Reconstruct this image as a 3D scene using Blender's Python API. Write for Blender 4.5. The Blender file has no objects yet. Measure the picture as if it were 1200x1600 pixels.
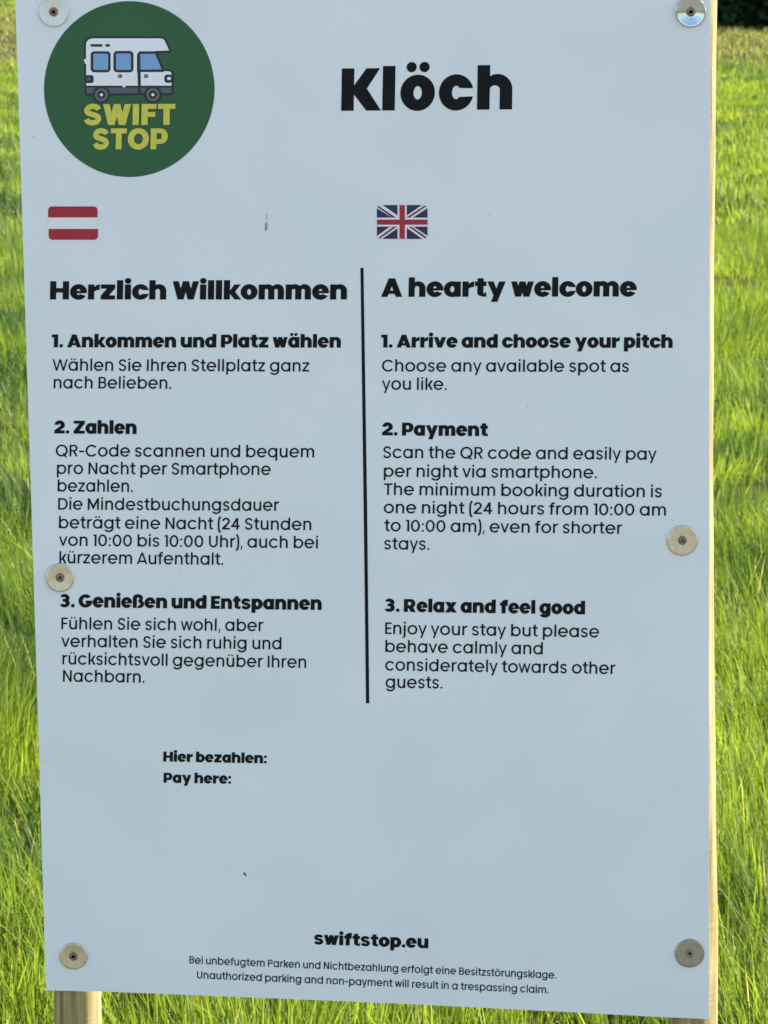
import bpy, bmesh, math, random
import numpy as np
from mathutils import Vector, Matrix

R = math.radians
random.seed(7)
rng = np.random.default_rng(11)
scene = bpy.context.scene
C = scene.collection

# ------------------------------------------------------------------ camera
FPX = 5000.0            # focal length in pixels of the 1200x1600 photograph
PITCH = R(10.0)
CAM_Z = 1.60
DIST = 2.84             # distance of the sign's face along +Y
cam = bpy.data.cameras.new("camera")
cam.sensor_fit = 'AUTO'
cam.sensor_width = 36.0
cam.lens = FPX * 36.0 / 1600.0
cam.clip_start = 0.05
cam.clip_end = 3000.0
cam.dof.use_dof = True
cam.dof.focus_distance = 2.86
cam.dof.aperture_fstop = 42.0
cam_o = bpy.data.objects.new("camera", cam)
cam_o.location = (0, 0, CAM_Z)
cam_o.rotation_euler = (R(90) - PITCH, 0, 0)
C.objects.link(cam_o)
scene.camera = cam_o

# ------------------------------------------------------------------ sky and sun
SUN_AZ = R(71)          # to the right of the viewing direction, behind the sign
SUN_EL = R(36)
world = bpy.data.worlds.new("World")
scene.world = world
world.use_nodes = True
wn = world.node_tree
wn.nodes.clear()
sky = wn.nodes.new("ShaderNodeTexSky")
sky.sky_type = 'NISHITA'
sky.sun_disc = False
sky.sun_elevation = SUN_EL
sky.sun_rotation = SUN_AZ
sky.air_density = 1.0
sky.dust_density = 1.2
sky.ozone_density = 1.0
bg = wn.nodes.new("ShaderNodeBackground")
bg.inputs["Strength"].default_value = 0.112
wo = wn.nodes.new("ShaderNodeOutputWorld")
wn.links.new(sky.outputs[0], bg.inputs[0])
wn.links.new(bg.outputs[0], wo.inputs[0])

sd = bpy.data.lights.new("sun", 'SUN')
sd.energy = 5.0
sd.angle = R(0.53)
sd.color = (1.0, 0.95, 0.86)
sun = bpy.data.objects.new("sun", sd)
sv_ = Vector((math.sin(SUN_AZ) * math.cos(SUN_EL), math.cos(SUN_AZ) * math.cos(SUN_EL), math.sin(SUN_EL)))
sun.rotation_euler = sv_.to_track_quat('Z', 'Y').to_euler()
sun.location = sv_ * 50
C.objects.link(sun)

scene.view_settings.view_transform = 'Standard'
scene.view_settings.look = 'None'
scene.view_settings.exposure = 1.54
scene.view_settings.gamma = 1.0
scene.view_settings.use_curve_mapping = False
scene.cycles.max_bounces = 8
scene.cycles.transmission_bounces = 6

# ------------------------------------------------------------------ materials
def new_mat(name):
    m = bpy.data.materials.new(name)
    m.use_nodes = True
    nt = m.node_tree
    b = nt.nodes["Principled BSDF"]
    return m, nt, b

def plain(name, col, rough=0.45, metal=0.0, spec=0.5):
    m, nt, b = new_mat(name)
    b.inputs["Base Color"].default_value = (*col, 1)
    b.inputs["Roughness"].default_value = rough
    b.inputs["Metallic"].default_value = metal
    b.inputs["Specular IOR Level"].default_value = spec
    return m

def noisy(name, c0, c1, scale=(1, 1, 1), nscale=8.0, detail=6.0, rough=0.5, spec=0.3, bump=0.0, bscale=None, metal=0.0, ramp=(0.35, 0.65), bdist=0.001):
    m, nt, b = new_mat(name)
    tc = nt.nodes.new("ShaderNodeTexCoord")
    mp = nt.nodes.new("ShaderNodeMapping")
    mp.inputs["Scale"].default_value = scale
    n = nt.nodes.new("ShaderNodeTexNoise")
    n.inputs["Scale"].default_value = nscale
    n.inputs["Detail"].default_value = detail
    r = nt.nodes.new("ShaderNodeValToRGB")
    r.color_ramp.elements[0].position = ramp[0]
    r.color_ramp.elements[1].position = ramp[1]
    r.color_ramp.elements[0].color = (*c0, 1)
    r.color_ramp.elements[1].color = (*c1, 1)
    L = nt.links.new
    L(tc.outputs["Object"], mp.inputs[0]); L(mp.outputs[0], n.inputs["Vector"])
    L(n.outputs["Fac"], r.inputs[0]); L(r.outputs[0], b.inputs["Base Color"])
    b.inputs["Roughness"].default_value = rough
    b.inputs["Metallic"].default_value = metal
    b.inputs["Specular IOR Level"].default_value = spec
    if bump:
        n2 = nt.nodes.new("ShaderNodeTexNoise")
        n2.inputs["Scale"].default_value = bscale or nscale
        n2.inputs["Detail"].default_value = 5
        bp = nt.nodes.new("ShaderNodeBump")
        bp.inputs["Strength"].default_value = bump
        bp.inputs["Distance"].default_value = bdist
        L(mp.outputs[0], n2.inputs["Vector"]); L(n2.outputs["Fac"], bp.inputs["Height"])
        L(bp.outputs[0], b.inputs["Normal"])
    return m

M = {}
M['panel'] = noisy('white_panel_face', (0.755, 0.785, 0.785), (0.795, 0.815, 0.81), nscale=9, detail=9, rough=0.42, spec=0.35, bump=0.05, bscale=260, bdist=0.0004)
def sheet_warp(m):
    nt = m.node_tree; L = nt.links.new
    b = nt.nodes["Principled BSDF"]
    old = b.inputs["Normal"].links[0].from_socket
    tc = nt.nodes.new("ShaderNodeTexCoord")
    n = nt.nodes.new("ShaderNodeTexNoise"); n.inputs["Scale"].default_value = 3.2; n.inputs["Detail"].default_value = 1.5
    bp = nt.nodes.new("ShaderNodeBump"); bp.inputs["Strength"].default_value = 0.9; bp.inputs["Distance"].default_value = 0.012
    L(tc.outputs["Object"], n.inputs["Vector"]); L(n.outputs["Fac"], bp.inputs["Height"]); L(old, bp.inputs["Normal"]); L(bp.outputs[0], b.inputs["Normal"])
    n2 = nt.nodes.new("ShaderNodeTexNoise"); n2.inputs["Scale"].default_value = 14; n2.inputs["Detail"].default_value = 7
    mr = nt.nodes.new("ShaderNodeMapRange"); mr.inputs[3].default_value = 0.30; mr.inputs[4].default_value = 0.55
    L(tc.outputs["Object"], n2.inputs["Vector"]); L(n2.outputs["Fac"], mr.inputs[0]); L(mr.outputs[0], b.inputs["Roughness"])
sheet_warp(M['panel'])
M['panel_edge'] = plain('panel_cut_edge', (0.72, 0.72, 0.66), 0.5)
M['ink'] = noisy('black_print', (0.0025, 0.004, 0.0055), (0.006, 0.008, 0.0095), nscale=60, rough=0.55, spec=0.16)
M['title_ink'] = M['ink']
M['green'] = noisy('green_print', (0.025, 0.106, 0.040), (0.028, 0.116, 0.046), nscale=20, rough=0.4, spec=0.3)
M['yellow'] = noisy('yellow_print', (0.62, 0.56, 0.065), (0.68, 0.62, 0.10), nscale=90, rough=0.4)
M['navy_line'] = plain('dark_outline_print', (0.006, 0.016, 0.022), 0.45)
M['white_ink'] = plain('white_print', (0.84, 0.84, 0.84), 0.4)
M['window_ink'] = plain('blue_window_print', (0.20, 0.36, 0.62), 0.4)
M['grey_ink'] = plain('grey_print', (0.085, 0.095, 0.115), 0.45)
M['tyre_grey'] = plain('wheel_grey_print', (0.12, 0.125, 0.13), 0.45)
M['red'] = noisy('red_print', (0.36, 0.020, 0.038), (0.40, 0.025, 0.045), nscale=40, rough=0.42)
M['red_line'] = plain('thin_red_print', (0.16, 0.018, 0.035), 0.45)
M['navy'] = noisy('navy_print', (0.022, 0.028, 0.080), (0.028, 0.034, 0.098), nscale=50, rough=0.42)
M['flag_white'] = plain('flag_white_print', (0.82, 0.74, 0.76), 0.45)
M['band_white'] = plain('flag_band_print', (0.80, 0.78, 0.77), 0.45)
M['dirt'] = noisy('dirt', (0.22, 0.22, 0.21), (0.46, 0.46, 0.44), nscale=300, rough=0.9)
M['insect'] = plain('dark_speck', (0.02, 0.018, 0.015), 0.6)
M['bright_washer'] = noisy('polished_steel', (0.47, 0.50, 0.53), (0.54, 0.57, 0.60), nscale=200, rough=0.10, metal=1.0)
M['steel'] = noisy('satin_steel', (0.56, 0.55, 0.46), (0.66, 0.64, 0.54), nscale=220, rough=0.30, metal=1.0, bump=0.12, bscale=500, bdist=0.0003)  # warm tint puts the mirrored gravel into the steel's colour
M['dull_steel'] = noisy('grass_tinted_steel', (0.30, 0.32, 0.27), (0.37, 0.38, 0.33), nscale=220, rough=0.38, metal=1.0, bump=0.12, bscale=500, bdist=0.0003)  # greenish tint stands in for grass mirrored in the washer
M['pale_steel'] = noisy('frosted_steel', (0.62, 0.66, 0.64), (0.70, 0.73, 0.71), nscale=220, rough=0.42, metal=0.85)
M['screw'] = noisy('rusty_screw', (0.17, 0.095, 0.06), (0.36, 0.26, 0.19), nscale=700, rough=0.55, metal=0.7)
M['pale_screw'] = noisy('pale_screw', (0.22, 0.20, 0.15), (0.32, 0.28, 0.22), nscale=700, rough=0.5, metal=0.7)
M['screw_dark'] = plain('screw_recess', (0.045, 0.026, 0.018), 0.7)

def wood_mat():
    m, nt, b = new_mat('peeled_pine')
    L = nt.links.new
    tc = nt.nodes.new("ShaderNodeTexCoord")
    mp = nt.nodes.new("ShaderNodeMapping"); mp.inputs["Scale"].default_value = (60, 60, 3.0)
    n = nt.nodes.new("ShaderNodeTexNoise"); n.inputs["Scale"].default_value = 2.2; n.inputs["Detail"].default_value = 8
    r = nt.nodes.new("ShaderNodeValToRGB")
    r.color_ramp.elements[0].position = 0.30; r.color_ramp.elements[0].color = (0.16, 0.108, 0.045, 1)
    r.color_ramp.elements[1].position = 0.68; r.color_ramp.elements[1].color = (0.49, 0.395, 0.18, 1)
    # fine lathe rings across the pole
    mp2 = nt.nodes.new("ShaderNodeMapping"); mp2.inputs["Scale"].default_value = (8, 8, 260)
    n2 = nt.nodes.new("ShaderNodeTexNoise"); n2.inputs["Scale"].default_value = 1.0; n2.inputs["Detail"].default_value = 4
    bp = nt.nodes.new("ShaderNodeBump"); bp.inputs["Strength"].default_value = 0.5; bp.inputs["Distance"].default_value = 0.0012
    # a few knots and darker streaks
    mp3 = nt.nodes.new("ShaderNodeMapping"); mp3.inputs["Scale"].default_value = (9, 9, 2.2)
    n3 = nt.nodes.new("ShaderNodeTexNoise"); n3.inputs["Scale"].default_value = 2.0; n3.inputs["Detail"].default_value = 3
    r3 = nt.nodes.new("ShaderNodeValToRGB")
    r3.color_ramp.elements[0].position = 0.30; r3.color_ramp.elements[0].color = (0.72, 0.62, 0.5, 1)
    r3.color_ramp.elements[1].position = 0.48; r3.color_ramp.elements[1].color = (1, 1, 1, 1)
    mx = nt.nodes.new("ShaderNodeMix"); mx.data_type = 'RGBA'; mx.blend_type = 'MULTIPLY'; mx.inputs[0].default_value = 1
    for q in (mp, mp2, mp3): L(tc.outputs["Object"], q.inputs[0])
    L(mp.outputs[0], n.inputs["Vector"]); L(mp2.outputs[0], n2.inputs["Vector"]); L(mp3.outputs[0], n3.inputs["Vector"])
    L(n.outputs["Fac"], r.inputs[0]); L(n3.outputs["Fac"], r3.inputs[0])
    L(r.outputs[0], mx.inputs[6]); L(r3.outputs[0], mx.inputs[7]); L(mx.outputs[2], b.inputs["Base Color"])
    ad = nt.nodes.new("ShaderNodeMath"); ad.operation = 'ADD'
    L(n2.outputs["Fac"], ad.inputs[0]); L(n.outputs["Fac"], ad.inputs[1]); L(ad.outputs[0], bp.inputs["Height"])
    L(bp.outputs[0], b.inputs["Normal"])
    b.inputs["Roughness"].default_value = 0.75
    b.inputs["Specular IOR Level"].default_value = 0.2
    return m
M['wood'] = wood_mat()

def leaf_mat(name, attr, trans=0.5, boost=1.25, rough=0.45, spec=0.35):
    m, nt, b = new_mat(name)
    L = nt.links.new
    at = nt.nodes.new("ShaderNodeAttribute"); at.attribute_name = attr
    b.inputs["Roughness"].default_value = rough
    b.inputs["Specular IOR Level"].default_value = spec
    L(at.outputs["Color"], b.inputs["Base Color"])
    tr = nt.nodes.new("ShaderNodeBsdfTranslucent")
    mul = nt.nodes.new("ShaderNodeMix"); mul.data_type = 'RGBA'; mul.blend_type = 'MULTIPLY'; mul.inputs[0].default_value = 1
    mul.inputs[7].default_value = (boost * 0.98, boost, boost * 0.6, 1)
    L(at.outputs["Color"], mul.inputs[6]); L(mul.outputs[2], tr.inputs["Color"])
    ms = nt.nodes.new("ShaderNodeMixShader"); ms.inputs[0].default_value = trans
    out = nt.nodes["Material Output"]
    L(b.outputs[0], ms.inputs[1]); L(tr.outputs[0], ms.inputs[2]); L(ms.outputs[0], out.inputs["Surface"])
    return m
M['blade'] = leaf_mat('grass_blades', 'blade_colour', 0.5, 1.6, rough=0.5, spec=0.28)
M['leaf'] = leaf_mat('hedge_leaves', 'blade_colour', 0.10, 1.0, rough=0.6, spec=0.2)
M['soil'] = noisy('meadow_soil', (0.040, 0.045, 0.014), (0.085, 0.095, 0.022), nscale=3.0, detail=10, rough=1.0, spec=0.0, bump=0.4, bscale=12, bdist=0.02)
M['gravel'] = noisy('gravel', (0.13, 0.112, 0.082), (0.24, 0.215, 0.165), nscale=45, detail=8, rough=0.9, spec=0.15, bump=0.8, bscale=60, bdist=0.012)
M['bark'] = noisy('bark', (0.05, 0.04, 0.03), (0.12, 0.10, 0.075), scale=(6, 6, 1), nscale=5, rough=0.9, bump=0.5, bdist=0.02)

# ------------------------------------------------------------------ helpers
def link(name, verts, faces, mats, fmat=None, parent=None, smooth=False, loc=(0, 0, 0)):
    me = bpy.data.meshes.new(name)
    me.from_pydata([tuple(v) for v in verts], [], faces)
    for m in mats:
        me.materials.append(m)
    if fmat is not None:
        me.polygons.foreach_set("material_index", fmat)
    if smooth:
        me.polygons.foreach_set("use_smooth", [True] * len(me.polygons))
    me.update()
    o = bpy.data.objects.new(name, me)
    o.location = loc
    C.objects.link(o)
    if parent is not None:
        o.parent = parent
    return o

def tag(o, label=None, cat=None, group=None, kind=None):
    if label: o["label"] = label
    if cat: o["category"] = cat
    if group: o["group"] = group
    if kind: o["kind"] = kind
    return o

COS, SIN = math.cos(PITCH), math.sin(PITCH)
BASE = Vector((0.0, DIST, 0.0))
def at_plane(px, py, Y):
    """world point on the vertical plane y = Y that a measured photo pixel lies on"""
    a = (px - 600.0) / FPX
    b = -(py - 800.0) / FPX
    t = Y / (b * SIN + COS)
    return (a * t, Y, CAM_Z + t * (b * COS - SIN))
PXM = DIST / COS / FPX     # metres per photo pixel on the panel (about)

class Print:
    """flat ink shapes lying on the panel, each shape a hair in front of the last"""
    def __init__(self):
        self.v, self.f, self.m, self.layer, self.mats = [], [], [], 0, []
    def mi(self, m):
        if m not in self.mats: self.mats.append(m)
        return self.mats.index(m)
    def add(self, pts, faces, m, layer=None):
        lay = self.layer if layer is None else layer
        off = 0.00025 + 0.000012 * lay
        n = len(self.v)
        for (x, y) in pts:
            X, Y, Z = at_plane(x, y, DIST)
            self.v.append((X, -off, Z))
        for f in faces:
            self.f.append([n + i for i in f]); self.m.append(self.mi(m))
        self.layer += 1
    def poly(self, pts, m): self.add(pts, [list(range(len(pts)))], m)
    def rrect(self, x0, y0, x1, y1, r, m, n=6, corners=(1, 1, 1, 1)):
        p = []
        for k, (cx, cy, a) in enumerate(((x1 - r, y0 + r, -90), (x1 - r, y1 - r, 0), (x0 + r, y1 - r, 90), (x0 + r, y0 + r, 180))):
            if corners[k]:
                for i in range(n + 1):
                    t = R(a + 90 * i / n); p.append((cx + r * math.cos(t), cy + r * math.sin(t)))
            else:
                t = R(a + 45); p.append((cx + r * (1 if math.cos(t) > 0 else -1), cy + r * (1 if math.sin(t) > 0 else -1)))
        self.poly(p, m)
    def disc(self, cx, cy, rx, ry, m, n=48):
        self.poly([(cx + rx * math.cos(2 * math.pi * i / n), cy + ry * math.sin(2 * math.pi * i / n)) for i in range(n)], m)
    def stroke(self, pts, w, m):
        L, Rr = stroke_sides(pts, w)
        n = len(pts)
        self.add(L + Rr, [[i, i + 1, n + i + 1, n + i] for i in range(n - 1)], m)
    def build(self, name, parent):
        return link(name, self.v, self.f, self.mats, self.m, parent)

def stroke_sides(pts, w):
    L, Rr = [], []
    n = len(pts)
    for i in range(n):
        d0 = d1 = None
        if i > 0:
            d0 = Vector((pts[i][0] - pts[i-1][0], pts[i][1] - pts[i-1][1])).normalized()
        if i < n - 1:
            d1 = Vector((pts[i+1][0] - pts[i][0], pts[i+1][1] - pts[i][1])).normalized()
        d = d0 if d1 is None else d1 if d0 is None else (d0 + d1).normalized()
        ref = d1 if d1 is not None else d0
        nx, ny = -d.y, d.x
        c = max(0.5, nx * -ref.y + ny * ref.x)
        ww = w[i] if isinstance(w, (list, tuple)) else w
        h = ww / 2 / c
        L.append((pts[i][0] + nx * h, pts[i][1] + ny * h))
        Rr.append((pts[i][0] - nx * h, pts[i][1] - ny * h))
    return L, Rr

# ------------------------------------------------------------------ the lettering: a round geometric sans drawn here in two weights
class Face:
    def __init__(s, sv, sh, xh, cap, asc, desc, ow, nw, bw, sb_s, sb_r, dot, ddot, diag, space, black):
        s.__dict__.update(locals())
REG = Face(.114, .101, .562, .698, .738, -.205, .60, .490, .585, .072, .038, .064, .054, .104, .225, False)
MED = Face(.116, .104, .562, .698, .738, -.205, .60, .495, .588, .066, .036, .070, .058, .120, .225, False)
TTL = Face(.210, .178, .575, .700, .735, -.195, .578, .588, .590, .056, .034, .112, .085, .228, .215, True)
BLK = Face(.216, .172, .575, .700, .738, -.195, .588, .590, .596, .030, .008, .113, .085, .224, .18, True)
LGO = Face(.205, .172, .572, .700, .735, -.195, .578, .588, .590, .040, .016, .112, .085, .225, .215, True)

class G:
    def __init__(s): s.p = []
    def add(s, pts, faces): s.p.append((pts, faces))
    def poly(s, pts): s.add(pts, [list(range(len(pts)))])
    def rect(s, x0, y0, x1, y1): s.poly([(x0, y0), (x1, y0), (x1, y1), (x0, y1)])
    def arc(s, oc, orr, ic, ir, a0, a1, b0=None, b1=None, n=None):
        b0 = a0 if b0 is None else b0; b1 = a1 if b1 is None else b1
        n = n or max(6, int(abs(a1 - a0) / 9))
        o, i_ = [], []
        for k in range(n + 1):
            t = R(a0 + (a1 - a0) * k / n); u = R(b0 + (b1 - b0) * k / n)
            o.append((oc[0] + orr[0] * math.cos(t), oc[1] + orr[1] * math.sin(t)))
            i_.append((ic[0] + ir[0] * math.cos(u), ic[1] + ir[1] * math.sin(u)))
        s.add(o + i_, [[k, k + 1, n + 2 + k, n + 1 + k] for k in range(n)])
    def disc(s, cx, cy, r, n=20): s.poly([(cx + r * math.cos(2 * math.pi * i / n), cy + r * math.sin(2 * math.pi * i / n)) for i in range(n)])
    def stroke(s, pts, w):
        L, Rr = stroke_sides(pts, w); n = len(pts)
        s.add(L + Rr, [[i, i + 1, n + i + 1, n + i] for i in range(n - 1)])
    def para(s, xb, yb, xt, yt, w): s.poly([(xb, yb), (xb + w, yb), (xt + w, yt), (xt, yt)])
    def flip(s, w, h):
        q = G()
        for pts, f in s.p: q.add([(w - x, h - y) for x, y in pts], f)
        return q.p

def catmull(P, n=5):
    out = []
    for i in range(len(P) - 1):
        p0 = P[max(0, i - 1)]; p1 = P[i]; p2 = P[i + 1]; p3 = P[min(len(P) - 1, i + 2)]
        for k in range(n):
            t = k / n
            out.append(tuple(0.5 * (2 * p1[j] + (p2[j] - p0[j]) * t + (2 * p0[j] - 5 * p1[j] + 4 * p2[j] - p3[j]) * t * t + (3 * p1[j] - p0[j] - 3 * p2[j] + p3[j]) * t ** 3) for j in (0, 1)))
    out.append(P[-1])
    return out
S_PATH = [(.95, .80), (.83, .93), (.5, 1.0), (.19, .93), (.05, .75), (.18, .59), (.5, .505), (.82, .41), (.95, .25), (.81, .065), (.5, 0), (.17, .06), (.03, .22)]

def glyph(ch, F):
    """-> (list of shapes in em units, ink width, left bearing, right bearing)"""
    g = G(); sv, sh, xh, cap, asc, de = F.sv, F.sh, F.xh, F.cap, F.asc, F.desc
    S, Ro, B = F.sb_s, F.sb_r, F.black
    ov = .012
    rt = sv * (1.04 if B else .98)          # thickness of round sides
    tt = sh * (1.06 if B else 1.0)          # thickness of round tops
    def ring(x0, w, y0, y1, a0=0, a1=360, b0=None, b1=None, side=rt, top=tt):
        cx, cy = x0 + w / 2, (y0 + y1) / 2
        g.arc((cx, cy), (w / 2, (y1 - y0) / 2), (cx, cy), (w / 2 - side, (y1 - y0) / 2 - top), a0, a1, b0, b1)
        return cx, cy
    def arch(x0, w, stem=True, top=xh):
        if stem: g.rect(x0, 0, x0 + sv, top)
        lo = sv * (.42 if B else .35)
        rxo = (w - lo) / 2; ryo = min(rxo * 1.03, .26); cy = xh + ov - ryo
        rxi = (w - 2 * sv) / 2; ryi = xh + ov - tt - cy
        g.arc((x0 + w - rxo, cy), (rxo, ryo), (x0 + sv + rxi, cy), (rxi, max(ryi, .02)), 0, 180)
        g.rect(x0 + w - sv, 0, x0 + w, cy)
    def umlaut(cx):
        sp = .108 if B else .098
        y = .712 if B else .695
        g.disc(cx - sp, y, F.ddot); g.disc(cx + sp, y, F.ddot)
    def vee(x0, w, h, d, up=False):
        c = x0 + w / 2; b = d * .5 if B else d * .48
        k = (w / 2 - d) / (w / 2 - b)
        pts = [(x0, h), (x0 + d, h), (c, h - h * k), (x0 + w - d, h), (x0 + w, h), (c + b, 0), (c - b, 0)]
        if up: pts = [(x, h - y) for x, y in pts]
        g.poly([pts[0], pts[1], pts[2], pts[6]]); g.poly([pts[2], pts[3], pts[4], pts[5]]); g.poly([pts[6], pts[2], pts[5]])
    def sshape(x0, w, h, thick, kx=None):
        kx = kx or thick
        P = [(x0 + kx / 2 + px * (w - kx), -ov + thick / 2 + py * (h + 2 * ov - thick)) for px, py in S_PATH]
        g.stroke(catmull(P), thick)
    def dee(x0, w, y0, y1, side=None, top=None):     # bowl closing on a stem at x0
        h = y1 - y0; top = top or sh; side = side or rt
        rx = min(h / 2, w * .62); cx = x0 + w - rx; cy = (y0 + y1) / 2
        g.rect(x0, y0, cx, y0 + top); g.rect(x0, y1 - top, cx, y1)
        g.arc((cx, cy), (rx, h / 2), (cx, cy), (max(rx - side, .015), h / 2 - top), -90, 90)
    d = F.diag
    base = {'ä': 'a', 'ö': 'o', 'ü': 'u'}.get(ch, ch)
    lb = rb = S
    if base == 'o':
        w = F.ow; ring(0, w, -ov, xh + ov, top=tt); lb = rb = Ro
        if ch == 'ö': umlaut(w / 2)
    elif base in 'adq':
        w = F.bw; ring(0, w - (.0 if B else .004), -ov, xh + ov)
        g.rect(w - sv, de if base == 'q' else 0, w, asc if base == 'd' else xh); lb = Ro
        if ch == 'ä': umlaut(w / 2)
    elif base in 'bp':
        w = F.bw; ring(0, w, -ov, xh + ov)
        g.rect(0, de if base == 'p' else 0, sv, asc if base == 'b' else xh); rb = Ro
    elif base == 'g':
        w = F.bw; ring(0, w, -ov, xh + ov)
        dd = de - .005; r = w / 2
        g.rect(w - sv, .02, w, xh)
        cyg = .03
        g.arc((r, cyg), (r, cyg - dd), (r, cyg), (r - sv, cyg - dd - tt * .95), -158, 0, -150, 0); lb = Ro
    elif base == 'c':
        w = F.ow * (.955 if B else .93)
        if B: ring(0, F.ow, -ov, xh + ov, 13, 347, 42, 318)
        else: ring(0, F.ow, -ov, xh + ov, 37, 323)
        lb, rb = Ro, Ro
    elif base == 'e':
        w = F.ow; t = .088 if B else sh * .92; mid = xh / 2 + (.0 if B else .0)
        cx, cy = ring(0, w, -ov, xh + ov, -8, 330 if B else 322, -8 if not B else 0, 318 if B else 322)
        g.rect(rt * .6, mid - t / 2 - .005, w - rt * .12, mid + t / 2 - .005)
        lb = rb = Ro
    elif base in 'nhmr':
        top = asc if base == 'h' else xh
        if base == 'r':
            w = .405 if B else .305
            g.rect(0, 0, sv, xh)
            ww = F.nw; lo = sv * .35; rxo = (ww - lo) / 2; ryo = min(rxo * 1.03, .26); cy = xh + ov - ryo
            rxi = (ww - 2 * sv) / 2 ; ryi = xh + ov - tt * 1.05 - cy
            if B: g.poly([(sv * .9, .30), (sv * .9, .47), (sv + .10, .56), (w, xh + ov), (w, xh - .20), (sv + .08, xh - .22)])
            else: g.arc((ww - rxo, cy), (rxo, ryo), (sv + rxi, cy), (rxi, ryi), 76, 180, 80, 180)
            rb = .008
        elif base == 'm':
            w1 = F.nw * (.93 if B else .95); arch(0, w1); arch(w1 - sv, w1, stem=False); w = 2 * w1 - sv
        else:
            w = F.nw; arch(0, w, top=top)
    elif base == 'u':
        w = F.nw; q = G(); gp = g; g = q
        arch(0, w); g = gp; g.p = q.flip(w, xh)
        if ch == 'ü': umlaut(w / 2)
    elif base == 'l': w = sv; g.rect(0, 0, sv, asc)
    elif base == 'i':
        w = sv; g.rect(0, 0, sv, xh); g.disc(sv / 2, xh + (.135 if B else .140), F.dot)
    elif base == 'j':
        w = sv; g.rect(0, -.09, sv, xh); g.disc(sv / 2, xh + .14, F.dot)
        g.arc((-.06, -.09), (.06 + sv, .125), (-.06, -.09), (.06, .05), -100, 0)
    elif base == 't':
        w = .40 if B else .325; x0 = .085 if B else .095; r = .14
        g.rect(x0, r, x0 + sv, .705 if not B else .70)
        g.rect(0, xh - sh, w, xh)
        rr = max(.015, w - x0 - sv)
        g.arc((x0 + sv + .05, r + .0), (sv + .05, r), (x0 + sv + .05, r), (.05, max(.01, r - sh)), 180, 270)
        g.rect(x0 + sv + .05, 0, w, sh); lb = rb = .022
    elif base == 'f':
        w = .41 if B else .32; x0 = .085
        g.rect(x0, 0, x0 + sv, asc - .15)
        g.arc((x0 + sv + .06, asc - .15), (sv + .06, .155), (x0 + sv + .06, asc - .15), (.06, .155 - sh), 90, 180)
        g.rect(x0 + sv + .06, asc + .005 - sh, w, asc + .005)
        g.rect(0, xh - sh, w - .01, xh); lb = rb = .02
    elif base == 's':
        w = .53 if B else .435; sshape(0, w, xh, .158 if B else sh * .98, .16 if B else None); lb = rb = Ro
    elif base == 'ß':
        w = .61 if B else .52; g.rect(0, 0, sv, asc - .2)
        g.arc((.27, asc - .2), (.27, .21), (.27, asc - .2), (max(.27 - sv, .05), .21 - tt), 0, 180)
        g.arc((.30, asc - .22), (.24, .21), (.30, asc - .22), (.06, .06), -75, 20)
        g.arc((w - .27, .215), (.27, .225), (w - .29, .215), (.08 if B else .19, .08 if B else .15), -110, 100); rb = Ro
    elif base in 'kK':
        h = asc if base == 'k' else cap
        t = xh if base == 'k' else cap
        w = (.615 if B else .455) if base == 'k' else (.668 if B else .575)
        g.rect(0, 0, sv, h)
        dd = d * (1.0 if B else 1.28)
        ym = t * .50
        if B:
            nx, ny = w * .636, t * .52
            ul = w - .026 - dd; g.poly([(sv - .01, t * .575), (ul, t), (w - .026, t), (nx, ny), (sv - .01, ny - .08)])
            g.poly([(sv - .01, t * .40), (sv - .01, ny), (nx, ny), (w, 0), (w - dd * 1.08, 0)])
        else:
            g.para(sv - .02, t * .36, w - dd - .01, t, dd)
            g.poly([(w * .36, t * .52), (w * .36 + dd * .80, t * .60), (w, 0), (w - dd, 0)])
        rb = -.035 if B else -.005
    elif base in 'vw':
        if base == 'v':
            w = .64 if B else .52; vee(0, w, xh, d)
        else:
            w1 = (.50 if B else .42); k = d * (.92 if B else .9)
            vee(0, w1, xh, k); vee(w1 - k, w1, xh, k); w = 2 * w1 - k
        lb = rb = .008
    elif base == 'y':
        w = .64 if B else .52; c = w / 2
        dy = xh - de; xb = c - d * .5 - (w - d - (c - d * .5)) * (-de / xh)
        g.para(xb, de, w - d, xh, d)
        g.poly([(0, xh), (d, xh), (c + d * .35, d * .35), (c - d * .32, 0)])
        lb = rb = .008
    elif base == 'x':
        w = .63 if B else .50; g.para(0, 0, w - d * 1.15, xh, d * 1.15)
        g.para(w - d * 1.15, 0, 0, xh, d * 1.15); lb = rb = .012
    elif base in 'zZ':
        h = xh if base == 'z' else cap; w = (.50 if B else .42) if base == 'z' else (.60 if B else .535)
        t = sh * (.93 if B else 1)
        g.rect(0, 0, w, t); g.rect(0, h - t, w, h)
        dd = d * 1.25
        g.para(0, t * .9, w - dd, h - t * .9, dd); lb = rb = .045 if not B else .03
    elif base == 'A':
        w = .74 if B else .66; vee(0, w, cap, d * (1.0 if B else 1.04), up=True)
        g.rect(w * .22, .115, w * .78, .115 + (.125 if B else sh)); lb = rb = .01
    elif base == 'W':
        w1 = (.56 if B else .52); k = d * .93
        vee(0, w1, cap, k); vee(w1 - k, w1, cap, k); w = 2 * w1 - k; lb = rb = .012
    elif base == 'M':
        w = .85 if B else .70; g.rect(0, 0, sv, cap); g.rect(w - sv, 0, w, cap)
        dd = d * 1.05; c = w / 2
        g.poly([(0, cap), (dd, cap), (c, .27), (c, .05), (c - .03, .05)]); g.poly([(w, cap), (w - dd, cap), (c, .27), (c, .05), (c + .03, .05)])
    elif base == 'N':
        w = .68 if B else .555; g.rect(0, 0, sv, cap); g.rect(w - sv, 0, w, cap); dd = d * 1.1
        g.para(w - dd, 0, 0, cap, dd)
    elif base == 'H':
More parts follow.
